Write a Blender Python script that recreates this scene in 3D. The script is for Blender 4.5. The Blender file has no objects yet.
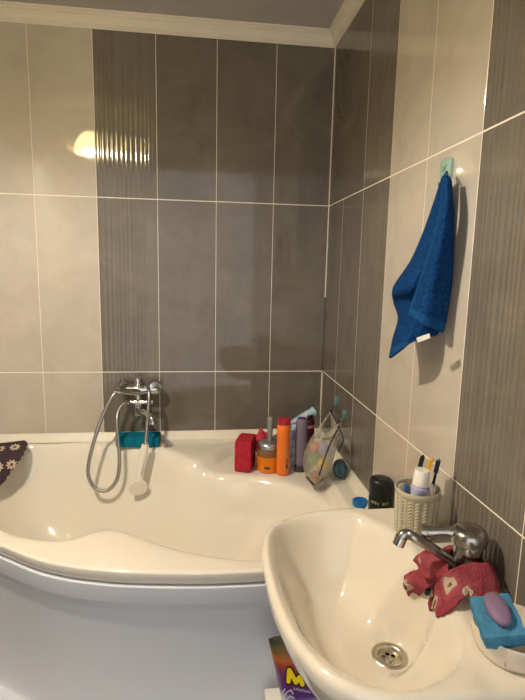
import bpy, bmesh, math, random
import numpy as np
from mathutils import Vector, Matrix

random.seed(7); np.random.seed(7)
C = bpy.context.scene.collection
PI = math.pi

# ------------------------------------------------------------------ camera
CAM = Vector((-.5754, -2.2356, 1.371))
YAW, PITCH, ROLL, FPX = -.1289, -.1588, .0213, 497.4873
cy, sy, cp, sp, cr, sr = math.cos(YAW), math.sin(YAW), math.cos(PITCH), math.sin(PITCH), math.cos(ROLL), math.sin(ROLL)
FWD = Vector((-sy*cp, cy*cp, sp))
R0 = Vector((cy, sy, 0)); U0 = R0.cross(FWD)
RGT = cr*R0 + sr*U0; UPV = -sr*R0 + cr*U0
cam = bpy.data.cameras.new('camera'); camo = bpy.data.objects.new('camera', cam); C.objects.link(camo)
M = Matrix((RGT, UPV, -FWD)).transposed().to_4x4(); M.translation = CAM
camo.matrix_world = M
cam.sensor_fit = 'VERTICAL'; cam.sensor_height = 24; cam.lens = FPX/700*24; cam.clip_start = .02
bpy.context.scene.camera = camo

# ------------------------------------------------------------------ light, exposure
LAMP = Vector((-1.285, -1.308, 2.17))
w = bpy.data.worlds.new('world'); bpy.context.scene.world = w; w.use_nodes = True
w.node_tree.nodes['Background'].inputs[0].default_value = (.99, .98, .97, 1)
w.node_tree.nodes['Background'].inputs[1].default_value = .95
vs = bpy.context.scene.view_settings
vs.view_transform = 'Standard'; vs.look = 'None'; vs.gamma = 1; vs.use_curve_mapping = False
vs.exposure = 0.72
LAMP_W = 39; LAMP_COL = (1.0, .955, .885); SHADE_E = 20.0

# ------------------------------------------------------------------ helpers
def ray(px, py):
    return FWD + (px-262.5)/FPX*RGT - (py-350)/FPX*UPV
def ax(px, py, x):                      # the point at a measured distance x from the right wall
    d = ray(px, py); return CAM + d*((x-CAM.x)/d.x)
def ay(px, py, y):
    d = ray(px, py); return CAM + d*((y-CAM.y)/d.y)
def az(px, py, z):
    d = ray(px, py); return CAM + d*((z-CAM.z)/d.z)

def s2l(c):
    return tuple((v/12.92 if v <= .04045 else ((v+.055)/1.055)**2.4) for v in c)
def rgb(r, g, b): return s2l((r/255, g/255, b/255))

def mat(name, col, rough=.5, metal=0, spec=.5, var=.0, vscale=8, bump=0, bscale=60, trans=0, ior=1.45, coat=0, alpha=1, sheen=0, bdist=.002, col2=None, emit=0):
    m = bpy.data.materials.new(name); m.use_nodes = True
    nt = m.node_tree; b = nt.nodes['Principled BSDF']
    b.inputs['Base Color'].default_value = (*col, 1)
    b.inputs['Roughness'].default_value = rough; b.inputs['Metallic'].default_value = metal
    b.inputs['Specular IOR Level'].default_value = spec; b.inputs['IOR'].default_value = ior
    b.inputs['Transmission Weight'].default_value = trans; b.inputs['Coat Weight'].default_value = coat
    b.inputs['Coat Roughness'].default_value = .05
    b.inputs['Alpha'].default_value = alpha; b.inputs['Sheen Weight'].default_value = sheen
    if emit:
        b.inputs['Emission Color'].default_value = (*col, 1); b.inputs['Emission Strength'].default_value = emit
    tc = nt.nodes.new('ShaderNodeTexCoord')
    if var or col2:
        n = nt.nodes.new('ShaderNodeTexNoise'); n.inputs['Scale'].default_value = vscale; n.inputs['Detail'].default_value = 6
        nt.links.new(tc.outputs['Object'], n.inputs['Vector'])
        rp = nt.nodes.new('ShaderNodeValToRGB')
        rp.color_ramp.elements[0].position = .35; rp.color_ramp.elements[1].position = .65
        c2 = col2 or tuple(c*(1+var) for c in col)
        c1 = col if col2 else tuple(c*(1-var) for c in col)
        rp.color_ramp.elements[0].color = (*c1, 1); rp.color_ramp.elements[1].color = (*c2, 1)
        nt.links.new(n.outputs['Fac'], rp.inputs['Fac']); nt.links.new(rp.outputs['Color'], b.inputs['Base Color'])
    if bump:
        n2 = nt.nodes.new('ShaderNodeTexNoise'); n2.inputs['Scale'].default_value = bscale; n2.inputs['Detail'].default_value = 3
        nt.links.new(tc.outputs['Object'], n2.inputs['Vector'])
        bp = nt.nodes.new('ShaderNodeBump'); bp.inputs['Strength'].default_value = bump; bp.inputs['Distance'].default_value = bdist
        nt.links.new(n2.outputs['Fac'], bp.inputs['Height']); nt.links.new(bp.outputs['Normal'], b.inputs['Normal'])
    return m

WL = {}                                  # world location of each object (all unrotated)
def base_name(n): return n
def thing(name, label, cat, loc, group=None):
    o = bpy.data.objects.new(name, None); C.objects.link(o); o.location = loc
    o.empty_display_size = .05
    o['label'] = label; o['category'] = cat
    if group: o['group'] = group
    WL[o.name] = Vector(loc); return o
def tag(o, label, cat, group=None, kind=None):
    o['label'] = label; o['category'] = cat
    if group: o['group'] = group
    if kind: o['kind'] = kind
    return o
def obj(name, bm, mats, parent=None, loc=(0, 0, 0), smooth=40, label=None):
    org = WL[parent.name] if parent else Vector(loc)
    me = bpy.data.meshes.new(name)
    bmesh.ops.translate(bm, verts=bm.verts, vec=-org)
    bm.normal_update(); bm.to_mesh(me); bm.free()
    if not isinstance(mats, (list, tuple)): mats = [mats]
    for m in mats: me.materials.append(m)
    o = bpy.data.objects.new(name, me); C.objects.link(o)
    if parent: o.parent = parent
    else: o.location = org
    WL[o.name] = Vector(org)
    if smooth is not None:
        me.polygons.foreach_set('use_smooth', [True]*len(me.polygons))
        if smooth < 180: me.set_sharp_from_angle(angle=math.radians(smooth))
    if label: o['label'] = label
    return o
def struct(name, bm, mats, smooth=40):
    o = obj(name, bm, mats, smooth=smooth); o['kind'] = 'structure'; return o

def NB(): return bmesh.new()
def box(bm, x0, x1, y0, y1, z0, z1, bev=0, mi=0, seg=2):
    t = bmesh.new()
    bmesh.ops.create_cube(t, size=1)
    for v in t.verts:
        v.co = Vector(((x0+x1)/2+v.co.x*(x1-x0), (y0+y1)/2+v.co.y*(y1-y0), (z0+z1)/2+v.co.z*(z1-z0)))
    if bev: bmesh.ops.bevel(t, geom=t.edges[:], offset=bev, segments=seg, affect='EDGES', profile=.5)
    merge(bm, t, mi)
def merge(bm, t, mi=None, mtx=None):
    if mtx is not None: bmesh.ops.transform(t, matrix=mtx, verts=t.verts)
    vm = {v: bm.verts.new(v.co) for v in t.verts}
    for f in t.faces:
        try:
            g = bm.faces.new([vm[v] for v in f.verts]); g.material_index = f.material_index if mi is None else mi
        except ValueError: pass
    t.free()
def grid(bm, rows, closeu=False, mi=0, flip=False, mifn=None):
    vs_ = [[bm.verts.new(p) for p in r] for r in rows]
    n = len(rows[0])
    for i in range(len(rows)-1):
        for j in range(n if closeu else n-1):
            a, b, c, d = vs_[i][j], vs_[i][(j+1) % n], vs_[i+1][(j+1) % n], vs_[i+1][j]
            try:
                f = bm.faces.new((a, b, c, d) if not flip else (d, c, b, a))
                f.material_index = mifn(i, j) if mifn else mi
            except ValueError: pass
    return vs_
def lathe(bm, prof, loc=(0, 0, 0), n=40, axis=None, mi=0, sx=1, sy_=1, cap=(True, True), mifn=None):
    """prof: list of (r, z) going up; axis: direction of +z"""
    t = bmesh.new()
    rows = [[(r*math.cos(2*PI*j/n)*sx, r*math.sin(2*PI*j/n)*sy_, z) for j in range(n)] for r, z in prof]
    g = grid(t, rows, True, mi, mifn=mifn)
    if cap[0]: t.faces.new(list(reversed(g[0]))).material_index = mifn(0, 0) if mifn else mi
    if cap[1]: t.faces.new(g[-1]).material_index = mifn(len(prof)-2, 0) if mifn else mi
    mx = Matrix.Translation(loc)
    if axis is not None: mx = mx @ Vector((0, 0, 1)).rotation_difference(Vector(axis).normalized()).to_matrix().to_4x4()
    merge(bm, t, None, mx)
def cat(pts, n=8, closed=False):
    P_ = [np.array(p, float) for p in pts]; m = len(P_); out = []
    for i in range(m if closed else m-1):
        if closed: a, b, c, d = P_[(i-1) % m], P_[i], P_[(i+1) % m], P_[(i+2) % m]
        else:
            b, c = P_[i], P_[i+1]
            a = P_[i-1] if i else 2*b-c; d = P_[i+2] if i+2 < m else 2*c-b
        for k in range(n):
            t = k/n
            out.append(.5*((2*b)+(c-a)*t+(2*a-5*b+4*c-d)*t*t+(3*b-a-3*c+d)*t**3))
    if not closed: out.append(P_[-1])
    return [Vector(p) for p in out] if len(out[0]) == 3 else out
def tube(bm, pts, rad, n=12, mi=0, caps=True, flat=1.0):
    """sweep a circle along pts; rad number or function of (index fraction)"""
    P_ = [Vector(p) for p in pts]; m = len(P_)
    T = [(P_[min(i+1, m-1)]-P_[max(i-1, 0)]).normalized() for i in range(m)]
    nrm = T[0].orthogonal().normalized(); rows = []
    for i in range(m):
        nrm = (nrm - T[i]*nrm.dot(T[i])).normalized(); bi = T[i].cross(nrm)
        r = rad(i/(m-1)) if callable(rad) else rad
        rows.append([P_[i]+r*(math.cos(2*PI*k/n)*nrm+flat*math.sin(2*PI*k/n)*bi) for k in range(n)])
    g = grid(bm, rows, True, mi)
    if caps:
        bm.faces.new(list(reversed(g[0]))).material_index = mi; bm.faces.new(g[-1]).material_index = mi
def upsheet(ctrl, nu=6, nv=6):
    rows = [cat(r, nu) for r in ctrl]
    cols = [cat([rows[i][j] for i in range(len(rows))], nv) for j in range(len(rows[0]))]
    return np.array([[cols[j][i] for j in range(len(cols))] for i in range(len(cols[0]))])
def thick_sheet(bm, G, th, mi=0, mifn=None, disp=None):
    """G: array of points (rows, cols, 3) -> closed thin solid"""
    du = np.gradient(G, axis=1); dv = np.gradient(G, axis=0)
    N = np.cross(du, dv); N /= np.linalg.norm(N, axis=2, keepdims=True)+1e-9
    th = np.full(G.shape[:2], th) if np.isscalar(th) else th
    d1 = disp() if disp else 0
    A = G+N*(th/2+d1)[..., None] if disp else G+N*(th/2)[..., None]
    B = G-N*(th/2)[..., None]
    a = grid(bm, A, mi=mi, mifn=mifn); b = grid(bm, B, mi=mi, flip=True, mifn=mifn)
    nr, nc = G.shape[:2]
    ring = [(0, j) for j in range(nc)]+[(i, nc-1) for i in range(1, nr)]+[(nr-1, j) for j in range(nc-2, -1, -1)]+[(i, 0) for i in range(nr-2, 0, -1)]
    for k in range(len(ring)):
        i0, i1 = ring[k], ring[(k+1) % len(ring)]
        f = bm.faces.new((a[i0[0]][i0[1]], b[i0[0]][i0[1]], b[i1[0]][i1[1]], a[i1[0]][i1[1]]))
        f.material_index = mifn(min(i0[0], nr-2), min(i0[1], nc-2)) if mifn else mi
    bmesh.ops.recalc_face_normals(bm, faces=bm.faces)
def sdist(X, Y, poly):
    """signed distance, positive inside"""
    P_ = np.array(poly)[:, :2]; Q = np.roll(P_, -1, 0)
    best = np.full(X.shape, 1e9); ins = np.zeros(X.shape, bool)
    for (x1, y1), (x2, y2) in zip(P_, Q):
        dx, dy = x2-x1, y2-y1; L2 = dx*dx+dy*dy+1e-15
        t = np.clip(((X-x1)*dx+(Y-y1)*dy)/L2, 0, 1)
        best = np.minimum(best, (X-x1-t*dx)**2+(Y-y1-t*dy)**2)
        c = ((y1 > Y) != (y2 > Y)); xi = x1+(Y-y1)*dx/(dy if abs(dy) > 1e-12 else 1e-12)
        ins ^= c & (X < xi)
    d = np.sqrt(best); return np.where(ins, d, -d)
def sstep(t): t = np.clip(t, 0, 1); return t*t*(3-2*t)
def smooth_noise(u, v, s=0):
    return (math.sin(u*3.1+s)+math.sin(v*4.3+1.7*s)+math.sin((u+v)*5.7+.6*s)+math.sin((u-v)*8.3+2.2*s))/4

# ------------------------------------------------------------------ materials
def tile_mat(name, c1, c2, vein, streak=0):
    m = mat(name, c1, .075 if streak else .05, spec=.5)
    nt = m.node_tree; b = nt.nodes['Principled BSDF']; tc = nt.nodes.new('ShaderNodeTexCoord')
    n = nt.nodes.new('ShaderNodeTexNoise'); n.inputs['Scale'].default_value = 5.5; n.inputs['Detail'].default_value = 9; n.inputs['Roughness'].default_value = .62; n.inputs['Distortion'].default_value = .6
    nt.links.new(tc.outputs['Object'], n.inputs['Vector'])
    r = nt.nodes.new('ShaderNodeValToRGB'); e = r.color_ramp.elements
    e[0].position = .3; e[0].color = (*c1, 1); e[1].position = .72; e[1].color = (*c2, 1)
    nt.links.new(n.outputs['Fac'], r.inputs['Fac'])
    n2 = nt.nodes.new('ShaderNodeTexNoise'); n2.inputs['Scale'].default_value = 3.2; n2.inputs['Detail'].default_value = 7; n2.inputs['Distortion'].default_value = 1.6
    nt.links.new(tc.outputs['Object'], n2.inputs['Vector'])
    r2 = nt.nodes.new('ShaderNodeValToRGB'); e = r2.color_ramp.elements
    e[0].position = .485; e[0].color = (0, 0, 0, 1); e[1].position = .5; e[1].color = (.13, .13, .13, 1)
    x = r2.color_ramp.elements.new(.515); x.color = (0, 0, 0, 1)
    nt.links.new(n2.outputs['Fac'], r2.inputs['Fac'])
    mx = nt.nodes.new('ShaderNodeMixRGB'); mx.inputs['Color2'].default_value = (*vein, 1)
    nt.links.new(r2.outputs['Color'], mx.inputs['Fac']); nt.links.new(r.outputs['Color'], mx.inputs['Color1'])
    last = mx
    if streak:
        mp = nt.nodes.new('ShaderNodeMapping'); mp.inputs['Scale'].default_value = (150, 150, 1.2)
        nt.links.new(tc.outputs['Object'], mp.inputs['Vector'])
        n3 = nt.nodes.new('ShaderNodeTexNoise'); n3.inputs['Scale'].default_value = 1; n3.inputs['Detail'].default_value = 2
        nt.links.new(mp.outputs['Vector'], n3.inputs['Vector'])
        r3 = nt.nodes.new('ShaderNodeValToRGB'); r3.color_ramp.elements[0].position = .35; r3.color_ramp.elements[1].position = .68
        r3.color_ramp.elements[0].color = (.92, .92, .92, 1); r3.color_ramp.elements[1].color = (1.13, 1.12, 1.10, 1)
        nt.links.new(n3.outputs['Fac'], r3.inputs['Fac'])
        mu = nt.nodes.new('ShaderNodeMixRGB'); mu.blend_type = 'MULTIPLY'; mu.inputs['Fac'].default_value = 1
        nt.links.new(mx.outputs['Color'], mu.inputs['Color1']); nt.links.new(r3.outputs['Color'], mu.inputs['Color2']); last = mu
    nt.links.new(last.outputs['Color'], b.inputs['Base Color'])
    return m
LT1, LT2 = rgb(181, 171, 157), rgb(195, 186, 172)
DK1, DK2 = rgb(98, 91, 81), rgb(116, 108, 97)
M_light = tile_mat('light_tile', LT1, LT2, rgb(200, 190, 175))
M_dark = tile_mat('dark_tile', DK1, DK2, rgb(130, 122, 110))
M_rib = tile_mat('ribbed_tile', rgb(104, 96, 86), rgb(119, 111, 100), rgb(134, 126, 114), 1)
M_grout = mat('grout', rgb(234, 226, 210), .8, var=.05, vscale=20)
M_gap = mat('dark_gap', rgb(45, 40, 36), .9)
M_ceil = mat('ceiling_paint', rgb(188, 184, 178), .85, var=.03, bump=.1, bscale=120)
M_trim = mat('crown_polystyrene', rgb(222, 214, 198), .6, var=.03)
M_floor = mat('floor_tile', rgb(88, 78, 70), .3, var=.12, vscale=5)
M_tub = mat('tub_acrylic', rgb(234, 227, 213), .12, spec=.5, coat=.3)
M_panel = mat('panel_acrylic', rgb(218, 221, 227), .22, spec=.5)
M_seal = mat('seal_strip', rgb(228, 220, 203), .4, var=.05)
M_cer = mat('sink_ceramic', rgb(226, 217, 200), .08, spec=.5, coat=.4, var=.02, vscale=12)
M_chrome = mat('chrome', rgb(190, 190, 190), .13, 1)
M_hose = mat('hose_steel', rgb(168, 168, 164), .28, 1)
M_chrome2 = mat('water_spotted_chrome', rgb(165, 162, 156), .24, 1, var=.12, vscale=60)
M_white = mat('white_plastic', rgb(232, 226, 214), .3)
M_black = mat('black_plastic', rgb(22, 22, 24), .28)
M_dark_hole = mat('hole_dark', rgb(12, 11, 10), .8)
M_steel = mat('drain_steel', rgb(206, 198, 182), .36, 1, var=.08, vscale=40)

# ------------------------------------------------------------------ tiled walls
ZROWS = [-.59+.75, .91, 1.66, 2.42]
def rib_profile(w_):
    xs, h = [], []; x = 0.0
    while x < w_-.006:
        b = min(random.choice((.0135, .016, .0185, .021)), w_-x)
        if w_-(x+b) < .006: b = w_-x
        dep = random.uniform(.0006, .0011)
        for k in range(8):
            t = k/8; xs.append(x+b*t); h.append(dep*(math.sin(PI*t)**.7))
        x += b
    xs.append(w_); h.append(0); return xs, h
def tile_wall(name, org, u, n, us, zs, kinds, ztop, merge_top=None):
    """tiles on a wall plane: org + u*s + z; n points into the room"""
    bm = NB(); u = Vector(u); n = Vector(n); org = Vector(org)
    def pt(s, z, d): return org+u*s+Vector((0, 0, z))+n*d
    def quad(a, b, c, d, mi):
        f = bm.faces.new([bm.verts.new(p) for p in (a, b, c, d)]); f.material_index = mi
        if f.normal.dot(n) < -.1: f.normal_flip()
    # grout bed and wall body
    s0, s1 = us[0], us[-1]
    t = bmesh.new()
    rows = [[pt(s0, 0, -.0003), pt(s1, 0, -.0003)], [pt(s0, ztop, -.0003), pt(s1, ztop, -.0003)]]
    back = [[pt(s0, 0, -.08), pt(s1, 0, -.08)], [pt(s0, ztop, -.08), pt(s1, ztop, -.08)]]
    v = [bm.verts.new(p) for p in (rows[0][0], rows[0][1], rows[1][1], rows[1][0], back[0][0], back[0][1], back[1][1], back[1][0])]
    for ids in ((0, 1, 2, 3), (7, 6, 5, 4), (0, 4, 5, 1), (1, 5, 6, 2), (2, 6, 7, 3), (3, 7, 4, 0)):
        bm.faces.new([v[i] for i in ids]).material_index = 0
    g = .0016; ch = .0008
    for r in range(len(zs)-1):
        uu = list(us); kk = list(kinds)
        if merge_top and r == len(zs)-2:
            i = merge_top; uu.pop(i); kk.pop(i)
        z0, z1 = max(zs[r]+g, 0), min(zs[r+1]-g, ztop)
        for i in range(len(uu)-1):
            a, b = uu[i]+g, uu[i+1]-g
            if b-a < .01: continue
            k = kk[i]
            mi = {'l': 1, 'd': 2, 'r': 3}[k]
            if k == 'r':
                xs, h = rib_profile(b-a)
                xs = [a+x for x in xs]
            else: xs, h = [a, b], [0, 0]
            A = [bm.verts.new(pt(x, z0+ch, hh)) for x, hh in zip(xs, h)]
            B = [bm.verts.new(pt(x, z1-ch, hh)) for x, hh in zip(xs, h)]
            for j in range(len(xs)-1):
                f = bm.faces.new((A[j], A[j+1], B[j+1], B[j])); f.material_index = mi
            o = [pt(a-ch, z0, -.0005), pt(b+ch, z0, -.0005), pt(b+ch, z1, -.0005), pt(a-ch, z1, -.0005)]
            ov = [bm.verts.new(p) for p in o]
            bm.faces.new([ov[0], ov[1]]+list(reversed(A))).material_index = mi
            bm.faces.new([ov[2], ov[3]]+B).material_index = mi
            bm.faces.new((ov[1], ov[2], B[-1], A[-1])).material_index = mi
            bm.faces.new((ov[3], ov[0], A[0], B[0])).material_index = mi
    bmesh.ops.recalc_face_normals(bm, faces=bm.faces)
    for f in bm.faces:                   # tile faces must look into the room
        if f.material_index and f.normal.dot(n) < 0: f.normal_flip()
    return struct(name, bm, [M_grout, M_light, M_dark, M_rib], smooth=30)
CEIL = 2.365
HT = CEIL+.05
tile_wall('wall_back', (0, 0, 0), (-1, 0, 0), (0, -1, 0), [0, .251, .501, .751, 1.001, 1.251, 1.501, 1.62], [0]+ZROWS[0:], 'dddrlll', HT)
tile_wall('wall_right', (0, 0, 0), (0, -1, 0), (-1, 0, 0), [0, .224, .474, .724, .974, 1.224, 1.474, 1.724, 1.974, 2.224, 2.474, 2.724, 2.974, 3.2], [0]+ZROWS, 'ddrllrddllrdd', HT, merge_top=1)
tile_wall('wall_left', (-1.62, 0, 0), (0, -1, 0), (1, 0, 0), [0, .25, .5, .75, 1., 1.25, 1.5, 1.75, 2., 2.25, 2.5, 2.75, 3., 3.2], [0]+ZROWS, 'llllrllldddrl', HT)
bm = NB(); box(bm, -1.72, .1, -3.2, .1, -.05, 0); struct('floor', bm, M_floor)
bm = NB(); box(bm, -1.62, 0, -3.2, 0, CEIL, CEIL+.05); struct('ceiling', bm, M_ceil)

# crown moulding along left, back and right walls
prof = [(0, 0), (.004, 0), (.006, .005), (.009, .007), (.009, .013), (.013, .015), (.015, .020), (.021, .030), (.024, .034), (.024, .039), (.029, .041), (.032, .044), (.032, .049), (.038, .051), (.040, .054), (.040, .0565), (0, .0565)]
TB = CEIL-.0565
bm = NB()
rows = []
for d, z in prof:
    rows.append([Vector((-1.62+d, -3.2, TB+z)), Vector((-1.62+d, -d, TB+z)), Vector((-d, -d, TB+z)), Vector((-d, -3.2, TB+z))])
grid(bm, rows, flip=False); bmesh.ops.recalc_face_normals(bm, faces=bm.faces)
struct('trim_1', bm, M_trim, smooth=20)
# corner filler: white above and below, missing in between
bm = NB(); box(bm, -.004, 0, -.004, 0, 1.255, TB, .001); box(bm, -.0045, 0, -.0045, 0, .70, .905, .001)
box(bm, -.002, 0, -.002, 0, .905, 1.255, mi=1)
struct('trim_2', bm, [M_grout, M_gap])
# sealing strip between the bath and the two walls
bm = NB()
pr = [(0, .598), (.030, .598), (.028, .604), (.012, .624), (.006, .632), (0, .633)]
rows = [[Vector((-1.6, -d, z)), Vector((-d, -d, z)), Vector((-d, -1.035, z))] for d, z in pr]
grid(bm, rows); bmesh.ops.recalc_face_normals(bm, faces=bm.faces)
struct('trim_3', bm, M_seal, smooth=30)

# ------------------------------------------------------------------ bathtub
RIM = .60
outer_c = [(-1.585, -.006), (-1.58, -.18), (-1.545, -.36), (-1.46, -.53), (-1.35, -.685), (-1.234, -.795), (-1.127, -.868), (-1.013, -.945), (-.916, -.99), (-.82, -1.018), (-.738, -1.034), (-.577, -1.053), (-.414, -1.058), (-.25, -1.054), (-.1, -1.046), (-.012, -1.04)]
OUT = np.array(cat(outer_c, 12))
inner_c = [(-1.229, -.038), (-1.096, -.050), (-.934, -.095), (-.802, -.128), (-.736, -.157), (-.68, -.215), (-.64, -.265), (-.596, -.305), (-.53, -.345), (-.49, -.37), (-.36, -.40), (-.26, -.45), (-.186, -.535), (-.142, -.635), (-.124, -.73), (-.12, -.82), (-.15, -.92), (-.25, -.975), (-.409, -.99), (-.517, -.965), (-.6, -.933), (-.686, -.883), (-.779, -.815), (-.841, -.79), (-.896, -.805), (-.945, -.836), (-1.0, -.838), (-1.094, -.805), (-1.173, -.743), (-1.29, -.64), (-1.39, -.49), (-1.45, -.32), (-1.43, -.16), (-1.34, -.055)]
INN = cat(inner_c, 6, True)
shelf_c = [(-.64, -.40), (-.615, -.31), (-.575, -.262), (-.535, -.215), (-.505, -.165), (-.475, -.122), (-.43, -.08), (-.36, -.05), (-.2, -.045), (-.1, -.047), (-.083, -.07), (-.08, -.2), (-.08, -.5), (-.08, -.7), (-.085, -.80), (-.13, -.86), (-.3, -.8), (-.55, -.55)]
SHF = cat(shelf_c, 5, True)
def tub_z(X, Y):
    d = sdist(X, Y, INN)
    sh = sdist(X, Y, SHF)
    wdt = .03+.035*sstep((-X-.3)/.2)
    deck = RIM-.035*sstep(sh/wdt)
    dd = .009*np.log1p(np.exp(np.clip(d/.009, -30, 30)))
    t = np.clip(dd/.30, 0, 1)
    depth = .42*(1-(1-t)**3)
    return np.maximum(deck-depth, .17)
tub = thing('bathtub', 'white acrylic corner bathtub with curved front against the tiled back wall', 'bathtub', (-.8, -.5, 0))
bm = NB()
nrow = 170
r_ = .007
# outline inset for the rounded lip
T = np.gradient(OUT[:, :2], axis=0); T /= np.linalg.norm(T, axis=1, keepdims=True)
NRM = np.stack([T[:, 1], -T[:, 0]], 1)                  # outward
ORI = OUT[:, :2]-NRM*r_
backx = np.linspace(-1.585, -.012, len(OUT))
vv = np.linspace(0, 1, nrow)[:, None]
# columns fan from the back wall to the outline
X = backx[None]*(1-vv)+ORI[None, :, 0]*vv; Y = -.006*(1-vv)+ORI[None, :, 1]*vv
Z = tub_z(X, Y)
Din = sdist(X, Y, INN); Kz = sstep((Din-.035)/.05)          # ease the creases low in the bowl
for _ in range(250):
    Za = Z.copy(); Za[1:-1, 1:-1] = (Z[:-2, 1:-1]+Z[2:, 1:-1]+Z[1:-1, :-2]+Z[1:-1, 2:])/4
    Z = Z*(1-Kz)+Za*Kz
rows = [[(X[i, j], Y[i, j], Z[i, j]) for j in range(X.shape[1])] for i in range(nrow)]
for a in (22, 45, 68, 90):
    q = ORI+NRM*r_*math.sin(math.radians(a)); z = RIM-r_*(1-math.cos(math.radians(a)))
    rows.append([(q[j, 0], q[j, 1], z) for j in range(len(q))])
for off_, z in ((-.0055, .566), (-.009, .561), (-.025, .561)):
    q = ORI+NRM*(r_+off_); rows.append([(q[j, 0], q[j, 1], z) for j in range(len(q))])
grid(bm, rows); bmesh.ops.recalc_face_normals(bm, faces=bm.faces)
for f in bm.faces:
    pass
obj('shell', bm, M_tub, tub, smooth=60)
bm = NB(); rows = []
for off_, z in ((-.025, .556), (-.005, .556), (-.002, .553), (-.006, .506), (-.007, .503), (-.0235, .474), (-.0245, .471), (-.025, .30), (-.028, .112), (-.022, .102), (.004, .098), (.010, .092), (.010, .066), (.006, .062), (-.03, .060), (-.03, 0)):
    q = OUT[:, :2]+NRM*(off_)
    rows.append([(q[j, 0], min(q[j, 1], -.006), z) for j in range(len(q))])
grid(bm, rows); bmesh.ops.recalc_face_normals(bm, faces=bm.faces)
obj('front_panel', bm, M_panel, tub, smooth=35, label='bluish white curved front panel')

# ------------------------------------------------------------------ washbasin
SC = np.array((-.190, -1.376)); SZ = .78

so_c = [(-.002, -1.085), (-.1, -1.083), (-.231, -1.084), (-.325, -1.098), (-.393, -1.132), (-.425, -1.185), (-.44, -1.26), (-.444, -1.37), (-.438, -1.46), (-.419, -1.54), (-.385, -1.605), (-.33, -1.645), (-.231, -1.658), (-.1, -1.66), (-.002, -1.66)]
SO = [np.array(p)[:2] for p in cat(so_c, 10)]
SO += [np.array((-.002, -1.66+(1.66-1.085)*k/40)) for k in range(1, 40)]
SO = np.array(SO)
si_c = [(-.413, -1.235), (-.399, -1.172), (-.371, -1.136), (-.33, -1.118), (-.276, -1.112), (-.22, -1.12), (-.184, -1.139), (-.136, -1.213), (-.118, -1.30), (-.113, -1.37), (-.118, -1.44), (-.138, -1.53), (-.182, -1.598), (-.254, -1.628), (-.31, -1.622), (-.345, -1.6), (-.375, -1.565), (-.404, -1.5), (-.417, -1.40), (-.42, -1.31)]
SI = cat(si_c, 6, True)
def sink_z(X, Y):
    d = sdist(X, Y, SI)
    dd = .006*np.log1p(np.exp(np.clip(d/.006, -30, 30)))
    t = np.clip(dd/.15, 0, 1)
    # roll of the rim: high at the rim line, falling away outwards
    dip = .004*sstep(-d/.05)*(X > -.16)
    z = SZ-.178*(1-(1-t)**2.3)-dip
    rd = np.hypot(X-SC[0], Y-SC[1]); k = sstep((rd-.035)/.06)
    return (SZ-.178)*(1-k)+z*k
sink = thing('washbasin', 'white ceramic washbasin on the right wall with a rounded front', 'sink', (-.2, -1.37, .58))
bm = NB(); rows = []
wallpt = (SO[:, 0] > -.0021)
insetc = SO-(SO-SC)/np.linalg.norm(SO-SC, axis=1, keepdims=True)*.012
insetc[wallpt, 0] = -.002
rr0 = .033/np.linalg.norm(insetc-SC, axis=1, keepdims=True)
for t in np.linspace(0, 1, 90):
    q = SC+(insetc-SC)*(rr0+(1-rr0)*t); z = sink_z(q[:, 0], q[:, 1])
    rows.append([(q[j, 0], q[j, 1], z[j]) for j in range(len(q))])
zed = sink_z(insetc[:, 0], insetc[:, 1])
for a in (25, 50, 75, 90):
    q = insetc+(SO-insetc)*math.sin(math.radians(a)); dz = .014*(1-math.cos(math.radians(a)))
    rows.append([(q[j, 0], q[j, 1], zed[j]-dz) for j in range(len(q))])
for sc_, z in ((1.0, .752), (.985, .742), (.955, .72), (.90, .69), (.80, .65), (.66, .615), (.5, .592), (.3, .584)):
    q = SC+(SO-SC)*sc_; q[wallpt, 0] = -.002
    rows.append([(q[j, 0], q[j, 1], z) for j in range(len(q))])
g = grid(bm, rows, True)
bm.faces.new(g[-1])
bmesh.ops.recalc_face_normals(bm, faces=bm.faces)
# the bowl is open towards the drain: make normals face up at the rim
obj('basin', bm, M_cer, sink, smooth=60)
# drain
DR = Vector((SC[0], SC[1], SZ-.178))
bm = NB()
lathe(bm, [(.0365, -.004), (.0365, .0015), (.034, .0035), (.029, .004), (.0255, .0025), (.0235, -.001), (.0225, -.007)], DR, 48, cap=(False, False))
dr = obj('drain', bm, M_steel, sink)
bm = NB()
holes = [(0, 0, .0036)]+[(.0115*math.cos(a), .0115*math.sin(a), .0046) for a in (.5, .5+PI/3, .5+2*PI/3, .5+PI, .5+4*PI/3, .5+5*PI/3)]
nn = 90; hw = .0232
vg = {}
for i in range(nn):
    for j in range(nn):
        x = -hw+2*hw*(i+.5)/nn; y = -hw+2*hw*(j+.5)/nn
        if x*x+y*y > hw*hw or any((x-a)**2+(y-b)**2 < r*r for a, b, r in holes): continue
        q = []
        for (di, dj) in ((0, 0), (1, 0), (1, 1), (0, 1)):
            k = (i+di, j+dj)
            if k not in vg: vg[k] = bm.verts.new(DR+Vector((-hw+2*hw*k[0]/nn, -hw+2*hw*k[1]/nn, -.006)))
            q.append(vg[k])
        bm.faces.new(q)
obj('strainer', bm, M_steel, dr)
bm = NB(); lathe(bm, [(.0235, -.03), (.0235, -.0075)], DR, 32, cap=(True, False)); obj('waste_pipe', bm, M_dark_hole, dr)
# overflow
ofp = Vector((-.1255, -1.392, .752)); ofn = Vector((-.75, -.05, .62)).normalized()
bm = NB(); lathe(bm, [(.0105, -.004), (.0105, .002), (.009, .003), (.0075, .002), (.007, -.003)], ofp, 28, ofn, cap=(False, False))
of = obj('overflow', bm, M_chrome, sink)
bm = NB(); lathe(bm, [(.0071, -.001), (.0071, 0)], ofp, 24, ofn); obj('overflow_hole', bm, M_dark_hole, of)

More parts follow.
